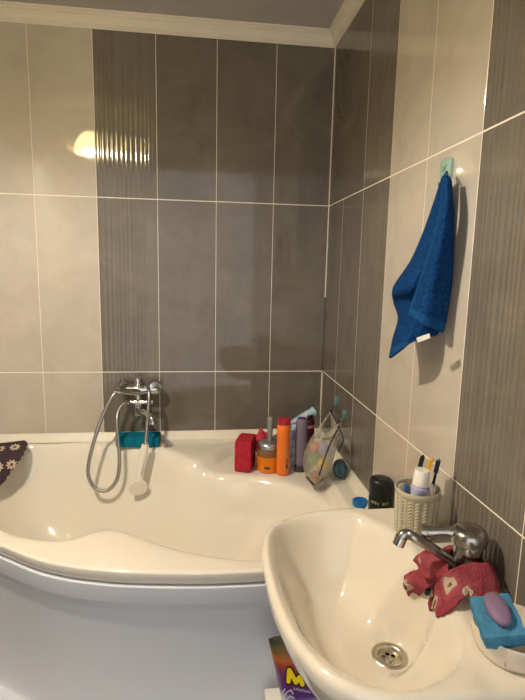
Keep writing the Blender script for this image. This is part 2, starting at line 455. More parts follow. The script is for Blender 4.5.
# water droplets on the left flank of the bowl
bm = NB(); M_water = mat('water', (.95, .95, .93), .08, alpha=.75, spec=.8)
k = 0
while k < 170:
    x = random.gauss(-.355, .025); y = random.gauss(-1.24, .07)
    if k > 120: x, y = random.uniform(-.39, -.25), random.uniform(-1.5, -1.16)
    if float(sdist(np.array([x]), np.array([y]), SI)[0]) < .02: continue
    e = .002; zz = sink_z(np.array([x, x+e, x]), np.array([y, y, y+e]))
    n = Vector((-(zz[1]-zz[0])/e, -(zz[2]-zz[0])/e, 1)).normalized()
    r = random.uniform(.0006, .0016)
    lathe(bm, [(r, 0), (r*.85, r*.25), (r*.45, r*.42), (r*.05, r*.48)], Vector((x, y, zz[0]))+n*.0001, 8, n); k += 1
bmesh.ops.recalc_face_normals(bm, faces=bm.faces)
o = obj('water_droplets', bm, M_water, loc=(-.33, -1.27, .70)); tag(o, 'water droplets clinging to the left side of the white washbasin bowl', 'water', kind='stuff')

# ------------------------------------------------------------------ basin mixer tap
TP = Vector((-.056, -1.400, SZ-.004))
tap = thing('basin_tap', 'chrome single-lever mixer tap on the white washbasin', 'tap', TP)
bm = NB()
lathe(bm, [(.028, 0), (.028, .006), (.0265, .01), (.0265, .055), (.0275, .06), (.0275, .078), (.0265, .081)], TP, 40)
obj('body', bm, M_chrome2, tap)
bm = NB()
lathe(bm, [(.0265, .0812), (.0328, .083), (.0338, .088), (.0338, .100), (.032, .106), (.027, .111), (.016, .1145), (.004, .1155)], TP, 40)
cap_ = obj('cartridge_cap', bm, M_chrome2, tap)
bm = NB()
lv = cat([TP+Vector((-.015, .004, .099)), TP+Vector((-.035, .010, .102)), TP+Vector((-.052, .016, .100)), TP+Vector((-.070, .024, .096)), TP+Vector((-.083, .030, .095))], 5)
tube(bm, lv, lambda t: .0145-.006*math.sin(PI*min(t*1.15, 1))+.000*t, 14, flat=.7)
obj('lever', bm, M_chrome2, tap)
bm = NB()
tip = Vector((-.176, -1.378, .872))
spt = cat([TP+Vector((-.015, .004, .030)), TP+Vector((-.045, .007, .052)), TP+Vector((-.08, .010, .076)), TP+Vector((-.106, .012, .091)), tip+Vector((.006, -.001, -.002)), tip+Vector((-.004, 0, -.004)), tip+Vector((-.009, 0, -.012))], 6)
tube(bm, spt, .0098, 16, flat=1)
obj('spout', bm, M_chrome2, tap)
bm = NB(); lathe(bm, [(.0095, -.001), (.0118, -.002), (.0118, .015), (.009, .016)], tip+Vector((-.008, 0, -.010)), 24, Vector((-.35, 0, -1)))
obj('aerator', bm, M_chrome, tap)

# ------------------------------------------------------------------ bath mixer
bmx = thing('bath_mixer', 'chrome wall mixer above the bathtub on the ribbed grey tiles', 'tap', (-.838, -.001, .855))
zb = .845
for x in (-.905, -.772):
    bm = NB()
    lathe(bm, [(.031, 0), (.031, .004), (.026, .012), (.018, .018), (.0165, .04)], (x, -.001, zb), 32, (0, -1, 0))
    obj('escutcheon', bm, M_chrome, bmx)
bm = NB()
lathe(bm, [(.012, -.088), (.020, -.085), (.0225, -.075), (.0225, -.035), (.026, -.02), (.028, .0), (.026, .02), (.0225, .035), (.0225, .075), (.020, .085), (.012, .088)], (-.838, -.062, zb), 32, (1, 0, 0))
obj('body', bm, M_chrome, bmx)
bm = NB()
lathe(bm, [(.020, 0), (.0285, .002), (.030, .012), (.030, .030), (.027, .036), (.012, .038)], (-.772, -.042, zb+.004), 32, (.25, -1, .1))
obj('inlet_cap', bm, M_chrome, bmx)
bm = NB()
lathe(bm, [(.020, 0), (.018, .012), (.016, .014), (.016, .017), (.0205, .019), (.0205, .036), (.0185, .040), (.005, .041)], (-.838, -.066, zb+.012), 28)
obj('diverter_knob', bm, M_chrome, bmx)
bm = NB()
lev = cat([(-.83, -.085, zb-.006), (-.865, -.10, zb-.002), (-.90, -.112, zb+.004), (-.928, -.12, zb+.010)], 6)
tube(bm, lev, lambda t: .019-.010*t, 14, flat=.55)
obj('lever', bm, M_chrome, bmx)
bm = NB()
lathe(bm, [(.014, 0), (.014, .03), (.019, .032), (.019, .055), (.016, .058), (.016, .085), (.019, .088), (.019, .10), (.012, .108)], (-.838, -.066, zb-.015), 28, (0, 0, -1))
obj('outlet_neck', bm, M_chrome, bmx)
bm = NB()
lathe(bm, [(.008, -.062), (.0115, -.060), (.0115, -.044), (.009, -.042), (.009, -.024), (.014, -.022), (.014, .020), (.0105, .022), (.0105, .05), (.0125, .052), (.0125, .06), (.009, .062)], (-.833, -.072, .790), 24, (1, -.05, 0))
obj('hose_outlet', bm, M_chrome, bmx)
bm = NB()
sps = cat([(-.836, -.075, .757), (-.828, -.105, .756), (-.805, -.15, .765), (-.78, -.195, .764), (-.768, -.215, .760), (-.763, -.222, .748)], 6)
tube(bm, sps, .0135, 16)
sp_ = obj('spout', bm, M_chrome, bmx)
bm = NB(); lathe(bm, [(.0135, 0), (.0155, .001), (.0155, .014), (.012, .015)], (-.763, -.222, .752), 24, (.1, -.1, -1)); obj('aerator', bm, M_chrome, sp_)

# hand shower with its hose draped over the mixer
hs = thing('hand_shower', 'white hand shower hanging head down on a steel hose over the bathtub edge', 'hand shower', (-.83, -.2, .45))
hp = [(130, 402.5, -.085), (124, 404, -.10), (118.5, 411, -.125), (117, 424, -.15), (118.5, 442, -.165), (119.5, 462, -.185), (117.5, 478, -.20), (111, 488, -.21), (103, 491, -.21), (94, 487, -.205), (88.5, 476, -.195), (89, 462, -.185), (95, 438, -.165), (103, 415, -.14), (112, 397, -.125), (121, 388, -.10), (129, 384, -.050), (138, 382.5, -.034), (145, 384, -.060), (149, 391, -.125), (148.6, 405, -.15), (147.5, 420, -.165), (146.3, 435, -.18), (145.2, 445, -.19)]
hpts = cat([ay(*p) for p in hp], 22)
bm = NB()
m_ = len(hpts)
def hr(t): return .0078+.0007*math.sin(t*(m_-1)*PI*.66)
tube(bm, hpts, hr, 10)
obj('hose', bm, M_hose, hs, smooth=180)
h0 = ay(145.4, 444.5, -.19); h1 = ay(139.6, 476, -.212); h2 = ay(138.2, 487, -.225)
bm = NB()
tube(bm, [h0+(h0-h1).normalized()*.012, h0, h0+(h1-h0)*.08], lambda t: .0105, 16); obj('connector', bm, M_chrome, hs)
bm = NB()
tube(bm, cat([h0, h0+(h1-h0)*.5, h1, h2+Vector((0, .006, .012))], 8), lambda t: .0155+.0045*t-.001*math.sin(PI*t), 18); obj('handle', bm, M_white, hs)
bm = NB()
hn = Vector((.1, -.92, -.22)).normalized()
lathe(bm, [(.018, -.018), (.033, -.010), (.0385, -.002), (.0385, .006), (.036, .009), (.03, .0095), (.01, .0085)], h2, 36, hn); hd = obj('head', bm, M_white, hs)
bm = NB()
tube(bm, [h0+(h1-h0)*.55+Vector((.007, -.0125, 0)), h0+(h1-h0)*.95+Vector((.007, -.0145, 0))], .0022, 8); obj('grip_inlay', bm, mat('grey_inlay', rgb(150, 146, 138), .4), hs)

# ------------------------------------------------------------------ sponges
def sponge(name, c, size, rotz, m, label, tilt=None, bev=.006, wob=.003):
    bm = NB(); sx, sy_, sz = size
    bmesh.ops.create_cube(bm, size=1)
    bmesh.ops.subdivide_edges(bm, edges=bm.edges[:], cuts=9, use_grid_fill=True)
    for v in bm.verts:
        p = v.co*2; e = max(abs(p.x), abs(p.y), abs(p.z))
        cnt = [abs(p.x) > .97, abs(p.y) > .97, abs(p.z) > .97].count(True)
        if cnt >= 2:
            f_ = 1-.02*(cnt-1); p = Vector((p.x*f_, p.y*f_, p.z*f_))
        n = smooth_noise(p.x*1.3+c[0]*9, p.y*1.3, p.z)
        v.co = Vector((p.x*sx/2, p.y*sy_/2, p.z*sz/2))*(1+.0)+Vector((p.x, p.y, p.z))*wob*n*.5
    mx = Matrix.Rotation(rotz, 4, 'Z')
    if tilt: mx = tilt @ mx
    bmesh.ops.transform(bm, matrix=Matrix.Translation(c) @ mx, verts=bm.verts)
    o = obj(name, bm, m, loc=c, smooth=60); return tag(o, label, 'sponge')
def sp_mat(n, col): return mat(n, col, .95, spec=.1, var=.16, vscale=45, bump=.7, bscale=260, bdist=.003)
M_teal = sp_mat('teal_sponge', rgb(16, 112, 138)); M_blue = sp_mat('blue_sponge', rgb(74, 132, 164)); M_red = sp_mat('red_sponge', rgb(176, 46, 58))
sponge('bath_sponge', (-.838, -.078, .6225), (.185, .085, .042), -.03, M_teal, 'flat teal sponge on the bath ledge below the chrome wall mixer')
sponge('bath_sponge', (-.385, -.29, .6305), (.066, .115, .128), -.30, M_red, 'red rectangular sponge standing upright beside the amber soap dispenser', None, .006, .001)
# crumpled pink pouf behind
bm = NB()
bmesh.ops.create_icosphere(bm, subdivisions=4, radius=1)
for v in bm.verts:
    p = v.co.copy(); a = 1+.16*math.sin(7*p.x+3*p.z)+.1*math.sin(11*p.y+5*p.z)
    v.co = Vector((p.x*.042*a, p.y*.035*a, p.z*.052*a))
bmesh.ops.translate(bm, verts=bm.verts, vec=(-.300, -.178, .630))
tag(obj('bath_pouf', bm, mat('pink_mesh', rgb(196, 52, 76), .8, var=.2, vscale=60), loc=(-.292, -.165, .565), smooth=180), 'crumpled pink pouf between the red sponge and the soap dispenser', 'pouf')

# ------------------------------------------------------------------ bottles on the corner shelf
SH = .5655
def lp(bm, prof, c, **k): lathe(bm, prof, c, **k)
# amber dispenser
c = Vector((-.294, -.322, SH))
d = thing('soap_dispenser', 'round soap dispenser with orange liquid, metal lid and grey pump', 'soap dispenser', c)
M_amber = mat('amber_soap', rgb(226, 122, 14), .25, var=.08, vscale=20); M_glass = mat('clear_plastic', (.95, .95, .93), .06, trans=.9, ior=1.2, alpha=.45)
bm = NB(); lathe(bm, [(.038, 0), (.0445, .003), (.0465, .010), (.0465, .066)], c, 40); obj('liquid', bm, M_amber, d)
bm = NB(); lathe(bm, [(.0466, .0665), (.0466, .084), (.044, .092), (.041, .095)], c, 40, cap=(True, True)); obj('jar', bm, mat('tinted_plastic', rgb(150, 108, 70), .2, trans=.3, ior=1.2), d)
bm = NB(); lathe(bm, [(.0435, .0955), (.045, .097), (.045, .110), (.043, .116), (.034, .124), (.022, .128), (.012, .129)], c, 40); obj('lid', bm, mat('lid_metal', rgb(172, 176, 176), .3, .85), d)
bm = NB(); lathe(bm, [(.010, .129), (.0095, .15), (.011, .17), (.0128, .21), (.0125, .222), (.010, .2255)], c+Vector((.004, -.006, 0)), 24)
tube(bm, [c+Vector((.004, -.002, .214)), c+Vector((.010, .025, .216)), c+Vector((.014, .048, .210))], lambda t: .0075-.002*t, 12)
obj('pump', bm, mat('pump_grey', rgb(138, 138, 132), .4, .2), d)
bm = NB()
for k in range(7):
    a0 = -2.05+k*.07
    rows = [[(c.x+.0469*math.cos(a0+s*.07), c.y+.0469*math.sin(a0+s*.07), c.z+z) for s in (0, 1)] for z in (.020, .030)]
    grid(bm, rows)
obj('label', bm, mat('label_brown', rgb(96, 46, 14), .5), d, label='small dark brown label')
# orange bottle
c = Vector((-.242, -.372, SH))
d = thing('shampoo_bottle', 'slim orange bottle with a dark red cap', 'bottle', c)
bm = NB()
M_or = mat('orange_plastic', rgb(232, 118, 40), .3, var=.05, vscale=10)
lathe(bm, [(.022, 0), (.0255, .003), (.0265, .012), (.0268, .13), (.0262, .15), (.0268, .153), (.0268, .205), (.0262, .208)], c, 36, sy_=.8); obj('body', bm, M_or, d)
bm = NB(); lathe(bm, [(.0255, .2085), (.0262, .210), (.0262, .226), (.0245, .232), (.02, .2335)], c, 36, sy_=.8); obj('cap', bm, mat('cap_crimson', rgb(168, 28, 52), .3), d)
bm = NB()
def arc_label(bm, c, r, a0, a1, z0, z1, sy_=.8, n=6, mi=0):
    rows = [[(c.x+r*math.cos(a0+(a1-a0)*s/n), c.y+r*sy_*math.sin(a0+(a1-a0)*s/n), c.z+z) for s in range(n+1)] for z in (z0, z1)]
    grid(bm, rows, mi=mi)
arc_label(bm, c, .0272, -1.35, -.8, .015, .12, mi=0)
for k, (z0, z1) in enumerate(((.03, .05), (.056, .062), (.066, .07))): arc_label(bm, c, .0274, -1.25, -.95, z0, z1, mi=1)
obj('label', bm, [mat('label_amber', rgb(206, 128, 70), .5), mat('label_ink', rgb(70, 40, 30), .6)], d, label='pale label strip with dark print')
# purple bottle
c = Vector((-.165, -.345, SH))
d = thing('shampoo_bottle', 'slim mauve bottle standing on its dark cap beside the mesh bag', 'bottle', c)
bm = NB(); lathe(bm, [(.019, .026), (.0225, .03), (.0235, .05), (.024, .12), (.0235, .19), (.022, .213), (.019, .220), (.012, .222)], c, 36, sy_=.72); obj('body', bm, mat('mauve_plastic', rgb(130, 112, 128), .35, var=.06), d)
bm = NB(); lathe(bm, [(.0215, 0), (.023, .002), (.023, .024), (.021, .026)], c, 36, sy_=.75); obj('cap', bm, mat('cap_dark', rgb(62, 56, 62), .4), d)
bm = NB(); lathe(bm, [(.016, .2215), (.0165, .223), (.0165, .2255), (.015, .2262)], c, 24, sy_=.72); obj('crimp', bm, mat('crimp_dark', rgb(84, 62, 98), .4), d)
# dark brown bottle
c = Vector((-.224, -.270, SH))
d = thing('shampoo_bottle', 'dark brown bottle half hidden between the orange and mauve bottles', 'bottle', c)
bm = NB(); lathe(bm, [(.018, 0), (.0205, .003), (.021, .02), (.021, .14), (.019, .155), (.012, .163)], c, 30); obj('body', bm, mat('brown_bottle', rgb(52, 34, 26), .2), d)
bm = NB(); lathe(bm, [(.012, .163), (.0125, .165), (.0125, .19), (.011, .192)], c, 24); obj('cap', bm, M_black, d)
# white and blue bottle behind
c = Vector((-.182, -.290, SH))
d = thing('shampoo_bottle', 'white bottle with blue print standing behind the mauve bottle', 'bottle', c)
bm = NB(); lathe(bm, [(.020, 0), (.0225, .003), (.023, .02), (.023, .142), (.021, .158), (.014, .166)], c, 36, sy_=.7); obj('body', bm, mat('white_print', rgb(214, 218, 228), .3, col2=rgb(120, 132, 178), vscale=38), d)
bm = NB(); lathe(bm, [(.013, .166), (.014, .167), (.014, .176), (.012, .178)], c, 24); obj('cap', bm, mat('cap_paleblue', rgb(186, 206, 220), .35), d)
# maroon bottle
c = Vector((-.113, -.235, SH))
d = thing('shampoo_bottle', 'dark maroon bottle with a pink band in the corner behind the mesh bag', 'bottle', c)
bm = NB(); lathe(bm, [(.024, 0), (.027, .003), (.028, .02), (.028, .165), (.026, .182), (.02, .188)], c, 36, sy_=.75); obj('body', bm, mat('maroon_plastic', rgb(66, 22, 32), .25), d)
bm = NB(); lathe(bm, [(.0195, .188), (.021, .190), (.021, .203), (.018, .207)], c, 28); obj('cap', bm, mat('cap_maroon', rgb(50, 14, 22), .3), d)
bm = NB(); arc_label(bm, c, .0285, -2.9, -.2, .150, .162, .75, 16); obj('label', bm, mat('band_pink', rgb(176, 120, 120), .5), d, label='thin dusty pink band')
# small grey jar behind the orange bottle
c = Vector((-.226, -.212, SH))
d = thing('cosmetic_jar', 'small grey green jar behind the soap dispenser and the orange bottle', 'jar', c)
bm = NB(); lathe(bm, [(.03, 0), (.034, .003), (.034, .075), (.032, .08)], c, 32); obj('body', bm, mat('jar_greygreen', rgb(120, 118, 92), .25), d)
bm = NB(); lathe(bm, [(.033, .0805), (.035, .082), (.035, .100), (.032, .103)], c, 32); obj('lid', bm, mat('jar_lid', rgb(96, 100, 84), .35), d)
# tube of cream lying across the bottle tops
ta = ay(286.5, 425.5, -.27); tb = ay(317, 409.5, -.22)

d = thing('cream_tube', 'pale blue and white cream tube lying slanted on top of the bottles', 'tube', ta)
L_ = tb-ta; u_ = L_.normalized()
bm = NB(); tube(bm, [ta+L_*t for t in np.linspace(0, .66, 12)], lambda t: .007+.0085*min(1, t*1.3), 20, flat=.9); obj('body', bm, mat('tube_blue', rgb(150, 178, 204), .35, col2=rgb(206, 214, 224), vscale=26), d)
bm = NB(); lathe(bm, [(.015, 0), (.0165, .001), (.0165, .030), (.0195, .031), (.0195, .036), (.016, .037)], ta+L_*.665, 28, u_); obj('cap', bm, mat('cap_aqua', rgb(176, 208, 218), .35), d)

# ------------------------------------------------------------------ adhesive hooks
M_mint = mat('mint_plastic', rgb(148, 176, 160), .3); M_green = mat('motif_green', rgb(62, 96, 84), .5); M_mint2 = mat('hook_teal', rgb(96, 132, 128), .3)
def hook(y, z, w_, h_, label, m, motif=False, group=None):
    o = thing('adhesive_hook', label, 'hook', (0, y, z))
    bm = NB(); cut = .22*w_
    pts = [(-w_/2+cut, -h_/2), (w_/2-cut, -h_/2), (w_/2, -h_/2+cut*1.6), (w_/2, h_/2-cut*.6), (w_/2-cut*.6, h_/2), (-w_/2+cut*.6, h_/2), (-w_/2, h_/2-cut*.6), (-w_/2, -h_/2+cut*1.6)]
    pts = [np.array((a, b)) for a, b in pts]
    sm = []
    for i in range(8):
        a, b, c_ = pts[i-1], pts[i], pts[(i+1) % 8]
        for t in (.25, .5, .75): sm.append(a*(.5*(1-t)**2)+b*(1-.5*(1-t)**2-.5*t**2)+c_*.5*t**2)
    rows = [[(-d_, y-s*a[0], z+s*a[1]) for a in sm] for d_, s in ((.0003, 1), (.006, 1), (.008, .96), (.009, .88))]
    g = grid(bm, rows, True); bm.faces.new(g[-1]); bmesh.ops.recalc_face_normals(bm, faces=bm.faces)
    obj('plate', bm, m, o)
    bm = NB(); zb_ = z-h_*.36
    tube(bm, cat([(-.007, y, zb_), (-.010, y, zb_-h_*.16), (-.014, y, zb_-h_*.22), (-.019, y, zb_-h_*.16), (-.020, y, zb_-h_*.04)], 5), .0026, 10)
    obj('peg', bm, M_chrome2 if motif else m, o)
    if motif:
        bm = NB()
        for (a, b, r, e) in ((.002, .008, .0045, 1.6), (-.006, .004, .003, 1.3), (.008, .013, .0028, 1.2), (.0, -.006, .0032, 1.8), (.007, -.001, .0022, 1), (-.007, .012, .002, 1), (.004, -.013, .002, 1)):
            lathe(bm, [(r, 0), (r*.8, .0004)], (-.0089, y-a, z+b), 12, (-1, 0, 0))
        obj('motif', bm, M_green, o)
    return o
hook(-1.088, 1.606, .052, .060, 'mint green adhesive hook holding the blue towel', M_mint, True)
hook(-.268, .838, .020, .036, 'small teal hook nearer the corner, above the mesh bag', M_mint2, group=None)
hook(-.386, .812, .020, .038, 'small teal hook farther from the corner, right of the mesh bag', M_mint2, group=None)

# ------------------------------------------------------------------ blue towel
M_towel = mat('towel_blue', rgb(22, 62, 112), .95, spec=.05, var=.35, vscale=160, bump=1.0, bscale=420, sheen=0, bdist=.004)
M_hem = mat('towel_hem', rgb(28, 72, 122), .95, spec=.05, var=.15, vscale=90, bump=.6, bscale=300)
tw = thing('hand_towel', 'dark blue terry towel hanging from the mint green hook', 'towel', ax(446, 178, -.03))
# rear layer: rows down the towel, columns from far edge to near edge
A = [[(442.5, 179, -.030), (444, 176, -.034), (446.5, 176, -.032), (449, 180, -.020)],
     [(435, 202, -.026), (440, 203, -.036), (445, 204, -.032), (451, 206, -.014)],
     [(424, 233, -.028), (432, 234, -.042), (440, 236, -.036), (452, 238, -.010)],
     [(411, 262, -.036), (422, 262, -.050), (434, 264, -.038), (451, 268, -.008)],
     [(394, 288, -.076), (408, 288, -.082), (425, 290, -.044), (447, 295, -.008)],
     [(394.5, 302, -.040), (406, 301, -.052), (423, 305, -.044), (444, 312, -.010)],
     [(399, 318, -.046), (410, 318, -.064), (422, 322, -.056), (441, 327, -.014)],
     [(394, 338, -.078), (405, 337, -.092), (418, 334, -.070), (438, 332, -.020)],
     [(390, 358, -.094), (401, 350, -.098), (415, 341, -.076), (436, 335, -.024)]]
GA = upsheet([[ax(*p) for p in r] for r in A], 8, 8)
bm = NB(); th = np.full(GA.shape[:2], .007); nr = GA.shape[0]
thick_sheet(bm, GA, .007, mifn=lambda i, j: 1 if i > nr-6 else 0)
rear = obj('rear_fold', bm, [M_towel, M_hem], tw, smooth=180)
B = [[(444, 178, -.042), (446, 176, -.046), (448, 177, -.042), (450.5, 182, -.028)],
     [(442, 205, -.046), (446, 204, -.052), (449.5, 206, -.042), (452.5, 210, -.020)],
     [(435, 235, -.052), (441, 236, -.058), (447, 238, -.042), (452.5, 242, -.016)],
     [(426, 264, -.058), (434, 265, -.064), (442, 268, -.046), (451.5, 272, -.014)],
     [(417, 290, -.064), (427, 292, -.070), (437, 296, -.050), (448.5, 301, -.014)],
     [(410, 311, -.080), (420, 318, -.080), (431, 324, -.058), (444, 327, -.018)],
     [(411.5, 314.5, -.081), (420, 321.5, -.081), (431, 328, -.059), (441, 332, -.022)]]
GB = upsheet([[ax(*p) for p in r] for r in B], 8, 8)
bm = NB(); nrb = GB.shape[0]
thick_sheet(bm, GB, .007, mifn=lambda i, j: 1 if i > nrb-12 or j < 2 else 0)
obj('front_fold', bm, [M_towel, M_hem], tw, smooth=180)
bm = NB()
q = [[ax(416.5, 338, -.090), ax(423, 335.5, -.085), ax(429.5, 333.5, -.078)], [ax(418, 342.5, -.092), ax(424, 340.5, -.087), ax(430.5, 338, -.08)]]
thick_sheet(bm, np.array(q), .0012); obj('care_tag', bm, mat('tag_white', rgb(206, 204, 196), .7), tw, label='small white care tag at the hem')
bm = NB()
tube(bm, cat([ax(444, 178, -.036), ax(445.5, 174, -.03), ax(446.5, 171.5, -.026), ax(447.5, 174, -.03), ax(448, 178, -.036)], 5), .002, 8)
obj('hanging_loop', bm, M_hem, tw)

# ------------------------------------------------------------------ mesh bag with toys
M_net = mat('net_fabric', rgb(180, 170, 150), .8, alpha=.46, var=.12, vscale=40, bump=.5, bscale=500)
M_cord = mat('navy_cord', rgb(26, 28, 52), .7)
BX = -.105
bag = thing('mesh_bag', 'beige mesh toy bag with navy cords hanging from two hooks over the bath ledge', 'bag', (BX, -.42, .56))
# outline of the pouch by height: (left px, right px, py)
# pouch measured in the plane across the corner, centre line and half width per height
outl = [(314.5, 317.5, 486.5), (309, 324, 480), (304.5, 330, 471), (303, 333, 462), (304.5, 335.5, 452), (308, 338.5, 443), (312, 340.5, 436)]
BY = -.49
def bpt(px, py, dy=0): return ay(px, py, BY+dy)
bm = NB(); rows = []
for l, r, py in cat(outl, 5):
    pl, pr_ = bpt(l, py), bpt(r, py, -.06); cen = (pl+pr_)/2; hw_ = (pr_-pl)/2
    dp = Vector((-.35, -.94, 0))*min(.048, hw_.length*.85)
    rows.append([cen+hw_*math.cos(a)+dp*math.sin(a)*(1+.10*math.sin(5*a+py*.2)) for a in [2*PI*k/36 for k in range(36)]])
g = grid(bm, rows, True); bm.faces.new(g[0]); bmesh.ops.recalc_face_normals(bm, faces=bm.faces)
obj('pouch', bm, M_net, bag, smooth=180)
# left strap up to the knot, right strap to the second hook
bm = NB()
G = upsheet([[bpt(312, 437, -.02), bpt(315, 437, -.045), bpt(319.5, 439, -.045)], [bpt(318.5, 427, .0), bpt(320, 427, -.02), bpt(322.5, 427, -.02)], [bpt(325.5, 418, .03), bpt(326.2, 418, .02), bpt(327.5, 418, .02)], [bpt(330, 411.5, .05), bpt(330.8, 411.5, .05), bpt(331.6, 411.5, .05)]], 4, 5)
thick_sheet(bm, G, .0016)
G = upsheet([[bpt(321, 437.5, -.045), bpt(329, 438, -.075), bpt(340, 436, -.06)], [bpt(329, 431, -.03), bpt(334, 430, -.06), bpt(340.5, 429, -.05)], [bpt(337, 424, -.02), bpt(339, 423.5, -.03), bpt(341.5, 423, -.02)]], 4, 5)
thick_sheet(bm, G, .0016)
G = upsheet([[bpt(329, 436, .03), bpt(333, 437, .02), bpt(338, 436, .01)], [bpt(331, 425, .04), bpt(334, 425, .035), bpt(337, 425, .02)], [bpt(330, 412, .055), bpt(331.2, 412, .055), bpt(332.5, 412, .055)]], 4, 5)
thick_sheet(bm, G, .0016)
obj('strap', bm, M_net, bag, smooth=180)
hk1 = Vector((-.026, -.268, .826)); hk2 = Vector((-.026, -.386, .800))
bm = NB()
tube(bm, cat([bpt(316, 487, -.02), bpt(320, 473, -.085), bpt(324.5, 459, -.115), bpt(329, 447, -.11), bpt(334, 436, -.085), bpt(339, 426.5, -.045), hk2+Vector((0, 0, -.004))], 6), .0026, 8)
tube(bm, cat([bpt(331, 411.5, .05), bpt(333.5, 407, .07), hk1+Vector((0, 0, -.004))], 5), .0022, 8)
tube(bm, cat([bpt(331, 411.5, .05), bpt(335, 420, .03), bpt(341, 432, -.02), bpt(343, 441, -.05), bpt(338, 452, -.07)], 5), .0020, 8)
bmesh.ops.create_icosphere(bm, subdivisions=2, radius=.006, matrix=Matrix.Translation(bpt(331, 411.5, .05)))
obj('cord', bm, M_cord, bag, label='navy blue binding cord')
bm = NB(); tube(bm, cat([bpt(306.5, 477, -.03), bpt(311, 482, -.05), bpt(316, 485.5, -.045), bpt(321.5, 480.5, -.06), bpt(326, 476, -.06)], 5), .0035, 8); obj('bottom_hem', bm, mat('hem_brown', rgb(84, 58, 34), .8), bag, label='dark brown bottom hem')
for (px, py, dy, r, col, nm) in ((315.5, 447, -.03, .020, (226, 110, 96), 'coral'), (324, 449, -.045, .021, (140, 156, 214), 'pale blue'), (313.5, 460, -.036, .022, (96, 160, 70), 'green'), (322, 463.5, -.048, .022, (250, 214, 30), 'yellow'), (315.5, 475, -.045, .017, (210, 120, 30), 'orange')):
    p = bpt(px, py, dy)
    bm = NB(); bmesh.ops.create_uvsphere(bm, u_segments=24, v_segments=14, radius=r, matrix=Matrix.Translation(p))
    for v in bm.verts:
        q = v.co-p; v.co = p+q*(1-.12*max(0, abs(q.z)/r-.6))
    tag(obj('toy_ball', bm, mat('toy_'+nm.replace(' ', '_'), rgb(*col), .4, var=.05), loc=p, smooth=180), nm+' toy ball showing through the beige mesh bag', 'toy ball', 'toys inside the mesh bag')

# dark teal scrubber at the foot of the right wall
c = az(341, 476, .615); c = Vector((-.047, -.505, .626))
bm = NB(); bmesh.ops.create_icosphere(bm, subdivisions=5, radius=1)
for v in bm.verts:
    p = v.co.copy(); a = 1+.07*math.sin(16*p.x+2)*math.sin(15*p.y)*math.sin(17*p.z)+.06*smooth_noise(p.x*2, p.y*2+p.z)
    v.co = c+Matrix.Rotation(.45, 3, 'X') @ Vector((p.x*.026*a, p.y*.034*a, p.z*.036*a))
zmin = min(v.co.z for v in bm.verts)
bmesh.ops.translate(bm, verts=bm.verts, vec=(0, 0, .6005-zmin))
tag(obj('body_scrubber', bm, mat('scrubber_teal', rgb(72, 98, 108), .9, var=.25, vscale=70, bump=.8, bscale=300), loc=(c.x, c.y, .6005), smooth=180), 'grey teal fluffy scrubber on the bath rim behind the mesh bag', 'scrubber')

# ------------------------------------------------------------------ deodorant and blue lid on the bath rim
c = Vector((-.045, -.93, .6005))
ct = ax(381, 478, -.036); c = Vector((-.036, ct.y, .6005)); H_ = ct.z-.6005
d = thing('deodorant_stick', 'black deodorant with green lettering behind the washbasin', 'deodorant', c)
rr = .033
bm = NB(); lathe(bm, [(rr-.003, 0), (rr, .003), (rr, H_-.058), (rr-.001, H_-.056)], c, 40); obj('body', bm, M_black, d)
bm = NB(); lathe(bm, [(rr-.001, H_-.055), (rr, H_-.054), (rr, H_-.008), (rr-.003, H_-.002), (rr-.009, H_+.001), (rr-.02, H_+.002)], c, 40); obj('cap', bm, mat('cap_black', rgb(26, 27, 27), .35), d)
bm = NB(); zs_ = H_-.074
for a0, a1, h0_, h1_ in ((-2.75, -2.42, .004, .012), (-2.36, -2.2, .003, .012), (-2.12, -2.0, .002, .010), (-1.72, -1.5, .002, .011), (-1.45, -1.32, .003, .011), (-1.26, -1.05, .003, .012)):
    arc_label(bm, c, rr+.0003, a0, a1, zs_+h0_, zs_+h1_, 1.0, 5)
obj('lettering', bm, mat('green_print', rgb(120, 142, 84), .5), d, label='green lettering band')
c = Vector((-.038, -.727, .6005))
bm = NB()
n = 48
rows = []
for r, z in ((.024, 0), (.026, .002), (.026, .016), (.0245, .019), (.018, .0195), (.017, .016), (.004, .0155)):
    rows.append([(c.x+(r+(.0012 if r > .02 else 0)*math.cos(12*2*PI*k/n))*math.cos(2*PI*k/n), c.y+(r+(.0012 if r > .02 else 0)*math.cos(12*2*PI*k/n))*math.sin(2*PI*k/n), c.z+z) for k in range(n)])
g = grid(bm, rows, True); bm.faces.new(list(reversed(g[0]))); bm.faces.new(g[-1])
tag(obj('bottle_lid', bm, mat('lid_blue', rgb(20, 104, 172), .35), loc=c), 'bright blue fluted lid on the bath rim beside the black deodorant', 'lid')

# ------------------------------------------------------------------ toothbrush cup
c = Vector((-.078, -1.216, SZ-.003))
cup = thing('toothbrush_cup', 'beige woven-pattern plastic cup on the back of the washbasin', 'cup', c)
M_cup = mat('cup_beige', rgb(190, 180, 154), .5, var=.04, vscale=30)
bm = NB(); n = 240; nz = 90; Hc = .112; rows = []
for i in range(nz+1):
    z = .004+(Hc-.018)*i/nz; R = .0445+.0045*z/Hc
    row = []
    for k in range(n):
        th_ = 2*PI*k/n; uu_ = (th_*18/(2*PI)) % 1; u = abs(uu_*2-1)
        ph = z/.0078+(1.1*u)
        br = (.5+.5*math.cos(2*PI*ph))*(1-u**4)
        gro = -.0010 if u > .86 else 0
        e = min(1, min(i, nz-i)/4)
        row.append((c.x+(R+e*(.0034*br*br-.0010+gro*1.6))*math.cos(th_), c.y+(R+e*(.0034*br*br-.0010+gro*1.6))*math.sin(th_), c.z+z))
    rows.append(row)
bot = [[(c.x+r*math.cos(2*PI*k/n), c.y+r*math.sin(2*PI*k/n), c.z+z) for k in range(n)] for r, z in ((.002, .001), (.043, .001), (.0445, .003))]
